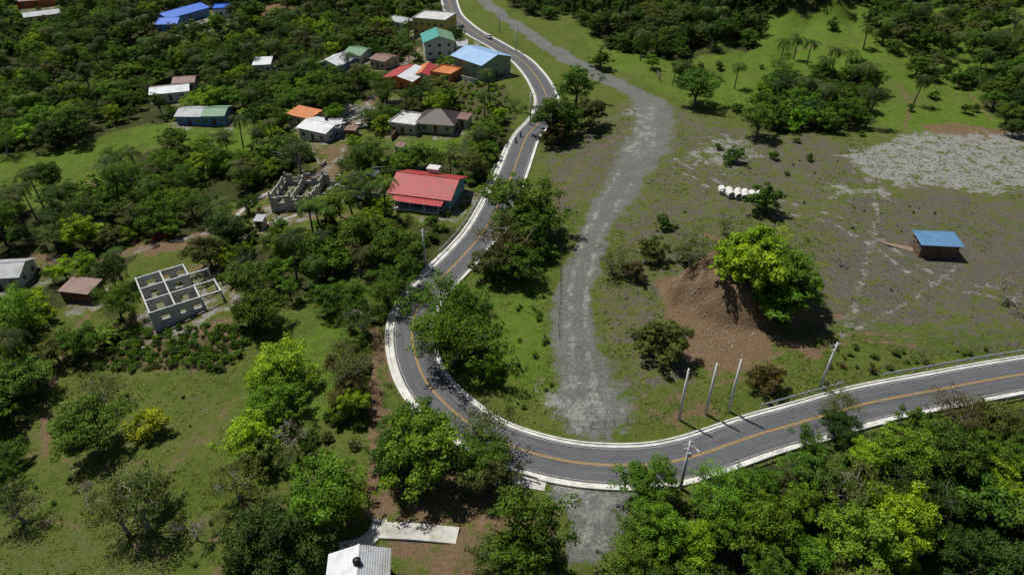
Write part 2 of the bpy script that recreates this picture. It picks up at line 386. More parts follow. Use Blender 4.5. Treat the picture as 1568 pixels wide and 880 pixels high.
def bare(name):
    mb=MB();tips=[]
    def br(p,d,l,r,k):
        e=p+d*l;mid=(p+e)/2+rng.normal(size=3)*l*.06
        mb.tube([p,mid,e],[r,r*.8,r*.55],5 if k<2 else 3,cap=False)
        if k>=5: tips.append(e);return
        for i in range(3):
            nd=unit(d+rng.normal(size=3)*.62+np.array([0,0,.1]));br(e,nd,l*rng.uniform(.6,.8),max(r*.6,.035),k+1)
    br(np.array([0,0,-.5]),np.array([0,0,1.]),2.0,.22,0)
    T=np.array(tips);n=len(T)
    C=np.repeat(T,2,0)+rng.normal(size=(n*2,3))*.2
    return foliage_mesh(name,mb,C,unit(rng.normal(size=(n*2,3))),rng.uniform(.12,.25,n*2),rng.uniform(.5,1,n*2),.6,m_gbark)
def strips_mesh(name,mb,V,Qd,L):
    k=len(mb.V);Fc=list(mb.F)+[tuple(a+k for a in f) for f in Qd]
    me=mk(name,np.concatenate([np.array(mb.V),np.array(V)]),Fc,[m_bark,m_leaf],[0]*len(mb.F)+[1]*len(Qd),link=False)
    a=me.attributes.new('lc','FLOAT','FACE');a.data.foreach_set('value',np.r_[np.zeros(len(mb.F)),L].astype(np.float32));return me
def palm(name,h=8,nf=20,fl=3.6):
    mb=MB();bx,by=rng.normal()*.7,rng.normal()*.7
    top=np.array([bx,by,h])
    mb.tube([(0,0,-.5),(bx*.2,by*.2,h*.35),(bx*.6,by*.6,h*.7),tuple(top)],[.26,.18,.15,.14],7)
    V=[];Qd=[];L=[]
    for i in range(nf):
        az=2*math.pi*i/nf+rng.uniform(-.15,.15);el=rng.uniform(-.3,1.1);l=fl*rng.uniform(.8,1.1)
        hd=np.array([math.cos(az),math.sin(az),0]);p=top.copy();e=el;pts=[p.copy()]
        sd=np.array([-math.sin(az),math.cos(az),0]);lcv=rng.uniform(.1,.6);K=13
        for k in range(K):
            p=p+(hd*math.cos(e)+np.array([0,0,math.sin(e)]))*l/K;e-=.15;pts.append(p.copy())
            w=.62*math.sin(math.pi*(k+1.2)/(K+1.5))+.1
            fw=(hd*math.cos(e)+np.array([0,0,math.sin(e)]))
            for sg in (-1,1):
                tip=p+sd*sg*w+fw*.3-np.array([0,0,.45*w]);q=len(V)
                V+= [p-fw*.08,p+fw*.08,tip+fw*.04,tip-fw*.03];Qd.append((q,q+1,q+2,q+3));L.append(lcv+rng.uniform(-.1,.1))
        mb.tube([tuple(x) for x in pts[::3]],[.05]*len(pts[::3]),3,cap=False)
    return strips_mesh(name,mb,V,Qd,L)
def banana(name):
    mb=MB();V=[];Qd=[];L=[]
    for s in range(4):
        bx,by=rng.normal(size=2)*.7;h=rng.uniform(1.2,2.2);mb.tube([(bx,by,-.2),(bx,by,h)],[.16,.1],6)
        for i in range(8):
            az=rng.uniform(0,6.28);el=rng.uniform(.5,1.2);hd=np.array([math.cos(az),math.sin(az),0]);sd=np.array([-hd[1],hd[0],0])
            p=np.array([bx,by,h]);w0=.06;lc=rng.uniform(.3,.9)
            for k in range(5):
                q=p+(hd*math.cos(el)+np.array([0,0,math.sin(el)]))*.48;el-=.38;w1=[.28,.36,.34,.24,.03][k];n=len(V)
                V+=[p-sd*w0,p+sd*w0,q+sd*w1,q-sd*w1];Qd.append((n,n+1,n+2,n+3));L.append(lc);p=q;w0=w1
    return strips_mesh(name,mb,V,Qd,L)
def pine(name):
    mb=MB();mb.tube([(0,0,-.5),(0,0,5),(0,0,11)],[.25,.18,.03],6);C=[];N=[]
    for i in range(26):
        z=2+i*.34;r=(1-(z-2)/9.6)*2.4+.2
        for a in range(7):
            az=rng.uniform(0,6.28);rr=r*rng.uniform(.6,1.1);n=9
            tt=rng.uniform(.2,1,size=(n,1));p=np.array([0,0,z])+np.array([math.cos(az),math.sin(az),-.1])*rr*tt+rng.normal(size=(n,3))*.16
            C.append(p);N.append(unit(rng.normal(size=(n,3))*.6+np.array([math.cos(az)*.4,math.sin(az)*.4,.8])))
    C=np.concatenate(C);N=np.concatenate(N)
    return foliage_mesh(name,mb,C,N,rng.uniform(.3,.6,len(C)),np.clip(rng.normal(.4,.2,len(C)),0,1))
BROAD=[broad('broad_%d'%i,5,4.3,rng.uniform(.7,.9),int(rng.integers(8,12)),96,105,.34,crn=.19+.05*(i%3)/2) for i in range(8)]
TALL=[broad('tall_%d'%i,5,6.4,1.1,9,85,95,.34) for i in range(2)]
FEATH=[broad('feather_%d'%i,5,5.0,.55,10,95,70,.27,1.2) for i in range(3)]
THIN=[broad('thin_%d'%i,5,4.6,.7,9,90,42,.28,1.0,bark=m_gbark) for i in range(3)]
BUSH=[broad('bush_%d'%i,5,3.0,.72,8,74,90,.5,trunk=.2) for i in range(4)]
BARE=[bare('bare_%d'%i) for i in range(2)]
PALM=[palm('palm_%d'%i,rng.uniform(6,9)) for i in range(3)]
BAN=[banana('banana_%d'%i) for i in range(2)]
PINE=[pine('pine_%d'%i) for i in range(2)]
COL={'dark':(.034,.068,.016),'mid':(.060,.118,.018),'green':(.084,.165,.018),'bright':(.16,.265,.018),'yellow':(.22,.245,.02),'dull':(.080,.104,.034),'brown':(.086,.078,.032),'grey':(.18,.17,.14)}
def inst(me,name,x,y,s,colr,parent=None,sz=None,dz=0,z=None):
    o=bpy.data.objects.new(name,me);coll.objects.link(o)
    o.location=(x,y,(H1(x,y) if z is None else z)+dz);o.scale=(s,s*random.uniform(.88,1.14),(sz or s)*random.uniform(.88,1.12))
    o.rotation_euler=(random.uniform(-.06,.06),random.uniform(-.06,.06),random.uniform(0,6.28))
    j=random.uniform(.78,1.25);o.color=(colr[0]*j*random.uniform(.88,1.15),colr[1]*j,colr[2]*j*random.uniform(.85,1.15),1)
    if parent:o.parent=parent
    return o
SETS={'b':(BROAD,'broadleaf_tree',4.5,5),'t':(TALL,'tall_tree',6.4,5),'f':(FEATH,'flamboyant_tree',5.1,5),'n':(THIN,'thin_leaved_tree',4.8,5),'s':(BUSH,'shrub',2.9,5),'x':(BARE,'bare_tree',3.8,3.6)}
PLACED=[]
def T(px,py,w,kind='b',col='mid'):
    st,nm,hc0,r0=SETS[kind];z=P(px,py)[1];s=(w*z/F/2)/r0
    q,z=P(px,py,hc0*s);s=(w*z/F/2)/r0*1.06
    o=inst(random.choice(st),nm,q[0],q[1],s,COL[col]);PLACED.append((q[0],q[1],s*r0));return o
for a in [(800,305,108,'b','mid'),(775,360,98,'n','brown'),(828,338,80,'b','mid'),(765,405,70,'s','dull'),(795,398,74,'b','mid'),(825,385,50,'s','mid'),(790,340,85,'b','mid'),(745,395,50,'n','dull'),
 (680,462,115,'f','green'),(690,505,125,'f','green'),(725,470,75,'b','mid'),(735,520,60,'s','green'),(742,565,62,'s','green'),(700,535,60,'s','mid'),
 (630,645,110,'b','mid'),(650,685,130,'b','green'),(612,715,95,'b','mid'),(745,660,105,'n','dull'),(735,690,100,'f','mid'),(745,725,85,'b','dull'),(600,680,70,'b','mid'),
 (845,178,72,'b','mid'),(884,128,62,'b','mid'),(902,178,56,'s','dull'),(850,208,45,'s','brown'),(866,190,56,'s','mid'),
 (1145,385,90,'s','bright'),(1185,362,55,'n','bright'),(1160,415,95,'s','bright'),(1210,420,95,'b','green'),(1195,455,90,'s','green'),(1120,405,60,'s','bright'),(1240,445,50,'s','mid'),(1110,385,35,'s','bright'),(1225,400,50,'n','green'),(1190,485,40,'s','mid'),
 (1020,525,84,'s','dull'),(1000,515,54,'s','dull'),(1176,580,54,'s','brown'),(940,396,54,'n','dull'),(998,386,48,'s','dull'),(1063,382,62,'n','dull'),(1050,392,40,'s','dull'),(970,416,38,'s','brown'),(1016,343,28,'s','mid'),(1170,310,54,'s','mid'),(1125,238,35,'s','mid'),(1185,240,16,'s','mid'),(1240,242,14,'s','mid'),(1550,440,60,'x','grey'),(1290,395,24,'x','grey'),(1110,345,30,'n','dull'),(1100,225,14,'s','mid'),(1205,265,10,'s','dull'),(1320,205,12,'s','mid'),
 (540,622,58,'s','bright'),(535,565,80,'n','dull'),(525,540,60,'n','dull'),(530,600,55,'s','brown'),(590,440,70,'f','mid'),(550,480,70,'n','mid'),(610,420,70,'b','mid'),(540,450,60,'b','mid'),(500,455,60,'b','mid'),
 (430,555,96,'b','bright'),(418,610,90,'b','green'),(400,580,60,'b','bright'),(382,662,84,'b','bright'),(445,662,66,'x','grey'),(440,700,50,'n','dull'),(358,735,84,'n','dull'),(400,700,60,'s','dull'),
 (150,600,76,'n','dull'),(135,650,116,'b','mid'),(110,655,60,'b','green'),(230,650,58,'s','yellow'),(205,765,135,'n','dull'),(180,785,95,'n','dull'),(235,750,66,'b','dull'),(128,750,44,'x','grey'),(290,800,66,'x','grey'),(15,692,60,'b','mid'),(22,772,86,'n','dull'),(0,730,60,'b','mid'),
 (500,752,118,'b','green'),(530,780,80,'b','green'),(470,770,60,'b','mid'),(410,828,135,'b','dark'),(385,860,90,'b','dark'),(440,860,80,'b','dark'),(800,805,125,'t','mid'),(765,850,95,'b','dull'),(830,850,76,'b','dull'),(800,860,110,'b','mid'),
 (990,738,88,'b','green'),(985,795,85,'b','mid'),(1010,810,90,'b','green'),(970,850,85,'b','mid'),(1100,755,95,'f','green'),(1150,745,70,'b','green'),(1240,680,60,'t','mid'),(1285,618,62,'n','dull'),(1290,650,60,'b','dark'),(1245,715,80,'b','mid'),(1480,625,95,'n','brown'),(1530,645,80,'b','dull'),(1380,800,115,'b','bright'),(1360,845,80,'b','bright'),(1400,690,100,'b','green'),(1300,740,100,'n','dull'),(1410,655,60,'s','mid'),(1470,690,110,'b','mid'),(1170,800,120,'b','green'),(1060,830,80,'b','bright'),(1100,800,80,'b','green'),(1330,700,60,'b','bright'),
 (1070,128,72,'b','mid'),(1050,106,44,'b','dull'),(1165,182,60,'b','mid'),(1190,185,45,'s','mid'),(1010,110,22,'x','grey'),(920,95,35,'s','mid'),(265,215,44,'b','mid'),(72,268,58,'b','mid'),(345,205,24,'n','green'),(620,235,30,'b','mid'),(395,475,80,'b','mid'),(375,480,50,'b','mid'),(345,395,40,'b','bright'),(375,400,55,'x','grey'),(455,235,60,'n','dull'),(1525,150,35,'b','mid'),(1480,165,18,'b','mid'),(1430,145,18,'s','green'),(1220,215,12,'s','mid'),(1130,165,18,'s','mid'),(530,120,36,'b','dark')]:
    T(*a)
# ------------------------------------------------------------- buildings
m_glass=simple('window_glass',(.03,.035,.04),None,1,.15,0,spec=.5)
def roofm(n,c,stain=None,st='X'): return simple(n,c,tuple(x*.74 for x in c),.5,.5,.6,spec=.4,stripes=st,stain=stain)
R_=dict(red=roofm('red_metal_roof',(.42,.04,.04),(.26,.06,.05)),white=roofm('white_metal_roof',(.70,.72,.74),(.42,.42,.41)),ltblue=roofm('light_blue_metal_roof',(.27,.46,.74),(.33,.46,.6)),blue=roofm('blue_metal_roof',(.02,.15,.68)),
 shedblue=roofm('blue_shed_roof',(.11,.24,.42)),teal=roofm('teal_metal_roof',(.06,.32,.28)),green=roofm('green_metal_roof',(.15,.28,.16)),grey=roofm('grey_zinc_roof',(.42,.44,.46),(.25,.2,.16)),brown=roofm('brown_roof',(.05,.034,.03),(.075,.055,.05)),orange=roofm('orange_roof',(.6,.2,.06)),rust=roofm('rusty_zinc_roof',(.22,.13,.10),(.12,.05,.03)),flat=simple('flat_concrete_roof',(.6,.6,.58),(.42,.42,.4),.5,.9,.1,stain=(.3,.3,.28)))
W_=dict(cream=simple('cream_wall',(.55,.48,.33)),white=simple('white_wall',(.65,.65,.62)),teal=simple('teal_wall',(.13,.38,.38)),green=simple('green_wall',(.3,.4,.24)),grey=simple('grey_block_wall',(.32,.31,.29),(.22,.215,.2),1.5,stain=(.15,.15,.135)),yellow=simple('yellow_wall',(.6,.45,.12)),orange=simple('orange_wall',(.6,.18,.06)),blue=simple('blue_wall',(.13,.28,.55)),wood=simple('wood_plank_wall',(.19,.11,.065),(.12,.07,.045),2,stripes='X'))
m_door=simple('door_wood',(.14,.07,.04));m_frame=simple('window_frame',(.6,.6,.6));m_tank=simple('tank_plastic',(.02,.02,.022),None,1,.4);m_wtank=simple('tank_white',(.6,.6,.6))
def house(name,a,bq,depth,h=3,roof='gable',rise=1.5,rc='white',wc='white',over=.5,axis='x',wins=3,tank=False,rc2=None,porch=False,storeys=1):
    A=P2(*a);B=P2(*bq);w=float(np.linalg.norm(B-A));rz=math.atan2(B[1]-A[1],B[0]-A[0])
    c=(A+B)/2+np.array([-math.sin(rz),math.cos(rz)])*depth/2;z=(H1(*A)+H1(*B)+H1(*c))/3+.15
    e=empty(name,(A[0],A[1],z),rz);BLD.append((c[0],c[1],math.hypot(w,depth)/2))
    d=depth;t=.18
    mb=MB();mb.box((0,0,-2),(w,t,h));mb.box((0,d-t,-2),(w,d,h));mb.box((0,t,-2),(t,d-t,h));mb.box((w-t,t,-2),(w,d-t,h))
    mb.box((t,t,-1.5),(w-t,d-t,.12))
    o=over
    if roof=='gable':
        if axis=='x': mb.add([(0.01,.01,h),(.01,d-.01,h),(.01,d/2,h+rise)],[(0,2,1)]);mb.add([(w-.01,.01,h),(w-.01,d-.01,h),(w-.01,d/2,h+rise)],[(0,1,2)])
        else: mb.add([(0.01,.01,h),(w-.01,.01,h),(w/2,.01,h+rise)],[(0,1,2)]);mb.add([(.01,d-.01,h),(w-.01,d-.01,h),(w/2,d-.01,h+rise)],[(0,2,1)])
    mb.obj('walls',[W_[wc]],e)
    r=MB();zz=h+.13
    if roof=='gable':
        sl=rise/((d if axis=='x' else w)/2);dz=o*sl
        if axis=='x':
            r.slab([(-o,-o,zz-dz),(w+o,-o,zz-dz),(w+o,d/2,zz+rise),(-o,d/2,zz+rise)],.1,0)
            r.slab([(-o,d/2,zz+rise),(w+o,d/2,zz+rise),(w+o,d+o,zz-dz),(-o,d+o,zz-dz)],.1,1 if rc2 else 0)
            r.box((-o-.02,d/2-.15,zz+rise-.03),(w+o+.02,d/2+.15,zz+rise+.06),0)
        else:
            r.slab([(-o,-o,zz-dz),(w/2,-o,zz+rise),(w/2,d+o,zz+rise),(-o,d+o,zz-dz)],.1,0)
            r.slab([(w/2,-o,zz+rise),(w+o,-o,zz-dz),(w+o,d+o,zz-dz),(w/2,d+o,zz+rise)],.1,1 if rc2 else 0)
            r.box((w/2-.15,-o-.02,zz+rise-.03),(w/2+.15,d+o+.02,zz+rise+.06),0)
    elif roof=='hip':
        k=min(w,d)/2*.95;dz=o*rise/(d/2)
        a0,b0,c0,d0=(-o,-o,zz-dz),(w+o,-o,zz-dz),(w+o,d+o,zz-dz),(-o,d+o,zz-dz);p,q=(k,d/2,zz+rise),(max(w-k,k+.1),d/2,zz+rise)
        r.slab([a0,b0,q,p],.1);r.slab([b0,c0,q],.1);r.slab([c0,d0,p,q],.1);r.slab([d0,a0,p],.1)
    elif roof=='shed':
        r.slab([(-o,-o,zz-.0),(w+o,-o,zz),(w+o,d+o,zz+rise),(-o,d+o,zz+rise)],.1)
    else:
        r.box((-.25,-.25,h+.002),(w+.25,d+.25,h+.18));
        for bx in [((-.25,-.25),(w+.25,-.1)),((-.25,d+.1),(w+.25,d+.25)),((-.25,-.1),(-.1,d+.1)),((w+.1,-.1),(w+.25,d+.1))]:
            r.box((bx[0][0],bx[0][1],h+.18),(bx[1][0],bx[1][1],h+.55))
    r.obj('roof',[R_[rc],R_[rc2 or rc]],e)
    f=MB()
    for st in range(storeys):
        zb=st*3.0
        for i in range(wins):
            cx=w*(i+.5)/wins
            if i==wins//2 and st==0:
                f.box((cx-.5,-.05,.12),(cx+.5,-.002,2.2),2);continue
            f.box((cx-.65,-.05,zb+.95),(cx+.65,-.002,zb+2.15),0);f.box((cx-.55,-.07,zb+1.05),(cx-.03,-.052,zb+2.05),1);f.box((cx+.03,-.07,zb+1.05),(cx+.55,-.052,zb+2.05),1)
        for sx,x0,x1,y in ((1,w+.002,w+.05,0),(-1,-.05,-.002,0)):
            for j in range(2):
                cy=d*(j+.5)/2;f.box((x0,cy-.6,zb+1),(x1,cy+.6,zb+2.1),0)
                xa,xb=(x1+.002,x1+.02) if sx>0 else (x0-.02,x0-.002);f.box((xa,cy-.5,zb+1.1),(xb,cy+.5,zb+2.0),1)
    f.obj('windows_and_door',[m_frame,m_glass,m_door],e)
    if porch:
        p=MB();p.box((w*.1,-2.6,-1),(w*.9,-.003,.1))
        for i in range(4): p.box((w*(.12+.25*i),-2.5,.1),(w*(.12+.25*i)+.2,-2.3,2.5))
        p.slab([(w*.06,-3.0,2.35),(w*.94,-3.0,2.35),(w*.94,-.6,2.75),(w*.06,-.6,2.75)],.1,1);p.obj('porch',[m_conc,R_[rc]],e)
    if tank:
        tk=MB();cx,cy=w*.5,d*.78;zz2=h+rise*.6+.2
        tk.tube([(cx,cy,zz2-.4),(cx,cy,zz2+.9),(cx,cy,zz2+1.05),(cx,cy,zz2+1.15)],[.5,.5,.35,.15],14);tk.obj('water_tank',[m_tank],e,True)
    return e
e=house('red_roof_house',(602,313),(688,322),11.5,3.2,'gable',2.1,'red','teal',.9,wins=5,porch=True)
mb=MB();mb.box((5.5,9.4,4.35),(8.2,11.6,5.3));mb.box((5.3,9.2,5.305),(8.4,11.8,5.42));mb.obj('roof_terrace',[W_['white'],W_['grey']],e)
house('brown_roof_house',(641,203),(694,206),9.5,3.2,'hip',2.4,'brown','cream',.8)
house('flat_roof_house',(598,206),(636,208),9,3,'flat',.5,'flat','cream',.3)
house('white_roof_house',(460,214),(500,218),9,3.4,'gable',1.0,'white','white',.5,tank=True)
house('white_roof_house',(500,214),(522,212),7,3,'flat',1.0,'flat','blue',.3)
house('orange_roof_house',(442,192),(476,195),6,3,'shed',.7,'orange','cream',.3)
house('red_patchwork_roof_house',(588,136),(632,138),13,3.2,'gable',1.3,'red','orange',.5,axis='y',wins=4,rc2='white')
house('red_patchwork_roof_house',(634,130),(658,130),11,3.0,'gable',1.0,'orange','cream',.4,axis='y',wins=2,rc2='red')
house('orange_roof_house',(660,126),(690,128),8,3,'flat',.6,'orange','orange',.4)
house('light_blue_roof_building',(738,124),(782,112),15,6,'gable',2.0,'ltblue','green',.9,axis='y',storeys=2)
house('teal_roof_house',(652,92),(696,88),12,6,'gable',2.0,'teal','white',.7,axis='y',storeys=2,rc2='green')
house('yellow_two_storey_house',(634,57),(682,57),13,6.4,'flat',.5,'flat','yellow',.3,storeys=2,wins=5)
house('white_roof_house',(488,114),(520,113),11,3.2,'gable',1.6,'white','blue',.5,axis='y')
house('grey_roof_house',(528,99),(553,97),10,3.4,'gable',1.2,'green','white',.4)
house('white_roof_house',(234,160),(292,153),9,3,'gable',1.0,'white','white',.4,rc2='rust')
house('rusty_roof_house',(268,142),(300,140),8,3,'gable',1.0,'rust','cream',.4)
house('long_roof_house',(272,191),(312,193),9,3,'gable',1.0,'grey','blue',.4)
house('long_roof_house',(313,193),(346,192),9,3.2,'gable',1.0,'green','blue',.4)
house('grey_roof_house',(-35,445),(36,440),7,3.0,'gable',1.4,'grey','white',.5)
house('rusty_shed',(98,461),(140,464),4.5,2.3,'shed',.4,'rust','wood',.3,wins=1)
house('white_metal_roof_house',(502,985),(592,975),9,3,'gable',1.2,'white','white',.5,axis='y',tank=True,rc2='grey')
house('blue_school_building',(262,42),(322,24),10,3.6,'gable',1.5,'blue','blue',.6,wins=7)
house('blue_school_building',(243,50),(274,52),10,3.6,'gable',1.5,'blue','blue',.5)
house('white_school_building',(328,26),(352,28),9,3.6,'flat',1.0,'blue','white',.3)
house('rust_roof_house',(28,14),(85,8),10,3.2,'gable',1.5,'rust','orange',.5)
house('grey_roof_house',(42,38),(95,32),9,3,'gable',1.0,'grey','cream',.5)
house('white_roof_house',(390,114),(416,112),8,3.2,'shed',.6,'white','white',.3)
house('white_roof_house',(596,46),(624,48),8,3.2,'gable',1,'grey','white',.3)
house('rusty_roof_house',(568,106),(590,108),8,3.2,'gable',.8,'rust','cream',.3)
house('white_roof_house',(698,84),(716,84),7,3,'shed',.5,'grey','white',.2,wins=1)
house('brown_roof_annex',(700,196),(716,197),4,2.6,'shed',.4,'rust','cream',.2,wins=1)
house('garden_shed',(530,212),(545,212),3,2.2,'shed',.3,'rust','wood',.2,wins=1);house('garden_shed',(560,282),(574,283),3,2.2,'shed',.3,'grey','cream',.2,wins=1);house('garden_shed',(392,352),(404,352),2.5,2.2,'shed',.3,'grey','cream',.2,wins=1);house('garden_shed',(606,238),(618,238),2.5,2.2,'shed',.3,'rust','blue',.2,wins=1)
house('wooden_site_shed',(1406,393),(1463,396),4.6,3.0,'shed',.35,'shedblue','wood',.55,wins=1)
def frame_house(name,a,bq,depth,plan,h,mat,jag=0,lift=.1):
    A=P2(*a);B=P2(*bq);w=float(np.linalg.norm(B-A));rz=math.atan2(B[1]-A[1],B[0]-A[0])
    c=(A+B)/2+np.array([-math.sin(rz),math.cos(rz)])*depth/2;z=H1(*c)
    e=empty(name,(A[0],A[1],z+lift),rz);BLD.append((c[0],c[1],math.hypot(w,depth)/2))
    mb=MB();t=.13;posts=set()
    for (x0,y0,x1,y1,kind) in plan:
        x0*=w;x1*=w;y0*=depth;y1*=depth;L=math.hypot(x1-x0,y1-y0);hor=abs(x1-x0)>abs(y1-y0)
        n=max(1,int(L/1.5));g=.2
        for i in range(n):
            f0,f1=i/n,(i+1)/n
            hh=h-(random.random()*jag if jag else 0)
            if hor:
                xa,xb=x0+g+(L-2*g)*f0,x0+g+(L-2*g)*f1;bx=lambda z0,z1:mb.box((xa+.001,y0-t,z0),(xb-.001,y0+t,z1))
            else:
                ya,yb=y0+g+(L-2*g)*f0,y0+g+(L-2*g)*f1;bx=lambda z0,z1:mb.box((x0-t,ya+.001,z0),(x0+t,yb-.001,z1))
            if kind=='beam': bx(h-.35,h);continue
            if kind=='w' and i%2==1: bx(-1.5,1.0);bx(2.1 if hh>2.3 else hh-.2,hh)
            elif kind=='s' and i==1: bx(2.15,max(hh,2.4))
            else: bx(-1.5,hh)
        posts.add((round(x0,2),round(y0,2)));posts.add((round(x1,2),round(y1,2)))
    for (cx,cy) in posts: mb.box((cx-.19,cy-.19,-1.5),(cx+.19,cy+.19,h+.06+(random.random()*.8*bool(jag))))
    mb.obj('block_walls',[mat],e)
    fl=MB();fl.box((.25,.25,-1.5),(w-.25,depth-.25,.0));fl.obj('floor_slab',[simple('earth_floor',(.16,.15,.10),(.09,.12,.045),.6)],e)
    for i in range(16):
        o=bpy.data.objects.new('weed_clump',random.choice(BUSH));coll.objects.link(o);o.parent=e;s_=random.uniform(.06,.14);o.scale=(s_,s_,s_);o.location=(random.uniform(.1,.9)*w,random.uniform(.1,.9)*depth,0);o.color=(.06,.12,.02,1)
    return e
m_uw=simple('unpainted_render',(.60,.60,.58),(.44,.44,.42),1.2,.9,.2,stain=(.30,.30,.28))
plan=[(0,0,.7,0,'w'),(0,0,0,1,'w'),(0,1,.7,1,'w'),(.7,0,.7,.33,'s'),(.35,0,.35,1,'s'),(0,.33,.35,.33,'s'),(.35,.33,.7,.33,'s'),(0,.68,.35,.68,'s'),(.35,.68,.7,.68,'w'),(.7,.68,.7,1,'w'),(.7,.0,1,.0,'beam'),(.7,.33,1,.33,'beam'),(.7,.68,1,.68,'beam'),(1,0,1,.33,'beam')]
frame_house('unfinished_concrete_house',(240,508),(342,459),14,plan,3.3,m_uw,lift=.6)
plan2=[(0,0,1,0,'w'),(0,0,0,1,'w'),(0,1,1,1,'w'),(1,0,1,1,'w'),(.33,0,.33,1,'s'),(.66,.0,.66,1,'s')]
m_blk=simple('raw_block_wall',(.46,.44,.40),(.32,.31,.28),1.5,stain=(.22,.21,.18))
frame_house('unfinished_block_house',(418,324),(508,314),12,plan2,3.2,m_blk,jag=1.4,lift=.4)
m_slab=simple('driveway_concrete',(.52,.51,.47),(.38,.37,.34),.5,.9,.2,stain=(.25,.22,.18))
def pathslab(name,pxs,half,mat):
    c=catmull([P2(*p) for p in pxs],.8);t=np.gradient(c,axis=0);t/=np.linalg.norm(t,axis=1)[:,None];n=np.stack([t[:,1],-t[:,0]],1);V=[];Fc=[]
    L=c-n*half;Rr=c+n*half;z=np.maximum(hf(L[:,0],L[:,1]),hf(Rr[:,0],Rr[:,1]));z=np.convolve(np.pad(z,3,'edge'),np.ones(7)/7,'valid')+.12
    for i in range(len(c)): V+=[(L[i,0],L[i,1],z[i]-.4),(L[i,0],L[i,1],z[i]),(Rr[i,0],Rr[i,1],z[i]),(Rr[i,0],Rr[i,1],z[i]-.4)]
    for i in range(len(c)-1):
        for j in range(3): Fc.append((i*4+j,(i+1)*4+j,(i+1)*4+j+1,i*4+j+1))
    e=(len(c)-1)*4;Fc+=[(0,1,2,3),(e+3,e+2,e+1,e)]
    return mk(name,V,Fc,[mat])
pathslab('concrete_driveway',[(582,812),(640,815),(703,820)],1.25,m_slab)
pathslab('concrete_footpath',[(582,795),(575,815),(555,832),(515,842)],1.0,m_slab)
pathslab('concrete_footpath',[(352,342),(385,312),(418,292)],.6,m_blk)
pathslab('concrete_footpath',[(365,352),(420,340),(455,330)],.4,m_blk)
pathslab('concrete_apron',[(785,733),(842,744)],.9,m_slab)
def wall(name,pxs,h,mat,th=.1):
    c=catmull([P2(*p) for p in pxs],1.0);mb=MB()
    for i in range(len(c)-1):
        a,bb=c[i],c[i+1];t=(bb-a)/np.linalg.norm(bb-a);n=np.array([t[1],-t[0]])*th;z=H1(*a)
        q=[a-n,bb-n,bb+n,a+n];V=[(p[0],p[1],z-.6) for p in q]+[(p[0],p[1],z+h) for p in q]
        mb.add(V,[(3,2,1,0),(4,5,6,7),(0,1,5,4),(1,2,6,5),(2,3,7,6),(3,0,4,7)])
    return mb.obj(name,[mat])
wall('brick_boundary_wall',[(600,216),(640,175),(650,160)],1.8,simple('brick_wall',(.3,.13,.08)))
wall('block_boundary_wall',[(520,290),(560,300),(595,305)],1.2,m_blk)
wall('block_boundary_wall',[(590,160),(640,158),(690,150)],1.2,m_blk);wall('white_boundary_wall',[(700,120),(725,128),(735,128)],1.6,m_slab)
wall('block_boundary_wall',[(560,262),(620,262),(650,262)],1.0,m_blk);wall('block_boundary_wall',[(478,225),(490,255),(500,250)],1.0,m_blk)
# ------------------------------------------------------------- forests
def scatter(root,polyw,spacing,rr,kinds,excl=(),n=6000,cols=('dark','mid','mid','green','dull'),roadm=5.5,gap=None):
    par=empty(root);pw=np.array(polyw);x0,y0=pw.min(0);x1,y1=pw.max(0)
    x=rng.uniform(x0,x1,n);y=rng.uniform(y0,y1,n);ok=inpoly(x,y,polyw)
    for c in excl: ok&=~inpoly(x,y,c)
    if gap: ok&=fbm(x,y,16,3,88)>gap
    x=x[ok];y=y[ok];D,_=rdist(x,y);D2,_=rdist(x,y+6);D3,_=rdist(x,y+11);ZZ=hf(x,y);DL=pd(x,y,LANE)
    G=fbm(x,y,30,3,99)
    PL=np.array(PLACED);BL=np.array(BLD);KP=np.empty((9000,3));nk=0
    bl=np.hypot(BL[:,0],BL[:,1]);ux,uy=-BL[:,0]/bl,-BL[:,1]/bl;reach=np.where(bl>110,10.,6.)
    for i in range(len(x)):
        R=random.uniform(*rr)
        if D[i]<R+roadm or D2[i]<R*.6+5.0 or (D3[i]<4.5 and R>3) or DL[i]<R*.55+1.6: continue
        dx,dy=x[i]-BL[:,0],y[i]-BL[:,1];t=np.clip(dx*ux+dy*uy,0,reach)
        if (np.hypot(dx-ux*t,dy-uy*t)<BL[:,2]*.88+R*.7).any(): continue
        if nk and (((x[i]-KP[:nk,0])**2+(y[i]-KP[:nk,1])**2)<(spacing*(R+KP[:nk,2]))**2).any(): continue
        if (((x[i]-PL[:,0])**2+(y[i]-PL[:,1])**2)<(.6*(R+PL[:,2]))**2).any(): continue
        KP[nk]=(x[i],y[i],R);nk+=1
        k=random.choice(kinds)
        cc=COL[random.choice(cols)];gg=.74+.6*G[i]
        if x[i]<-40: gg*=1-.22*float(sm(190,300,y[i]))  # cloud shade painted into the leaf colour of the far-left trees
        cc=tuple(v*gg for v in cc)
        if k=='p': inst(random.choice(PALM),'palm_tree',x[i],y[i],random.uniform(.9,1.25),COL[random.choice(['mid','dark','dull'])],par,z=ZZ[i])
        elif k=='a': inst(random.choice(BAN),'banana_plant',x[i],y[i],random.uniform(.9,1.3),COL['green'],par,z=ZZ[i])
        elif k=='i': inst(random.choice(PINE),'pine_tree',x[i],y[i],random.uniform(.6,1.1),COL['dark'],par,z=ZZ[i])
        else:
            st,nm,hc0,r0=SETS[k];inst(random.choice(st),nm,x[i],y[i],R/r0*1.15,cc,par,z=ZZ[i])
    return nk
KV=['b']*10+['t']*2+['f']*2+['n']*2+['s']*3+['p']*3+['a']
k1=scatter('village_trees',VILL,.58,(2.0,5.2),KV,CLEAR,15000,('dark','mid','mid','green','dull','green','mid','bright'),gap=.31)
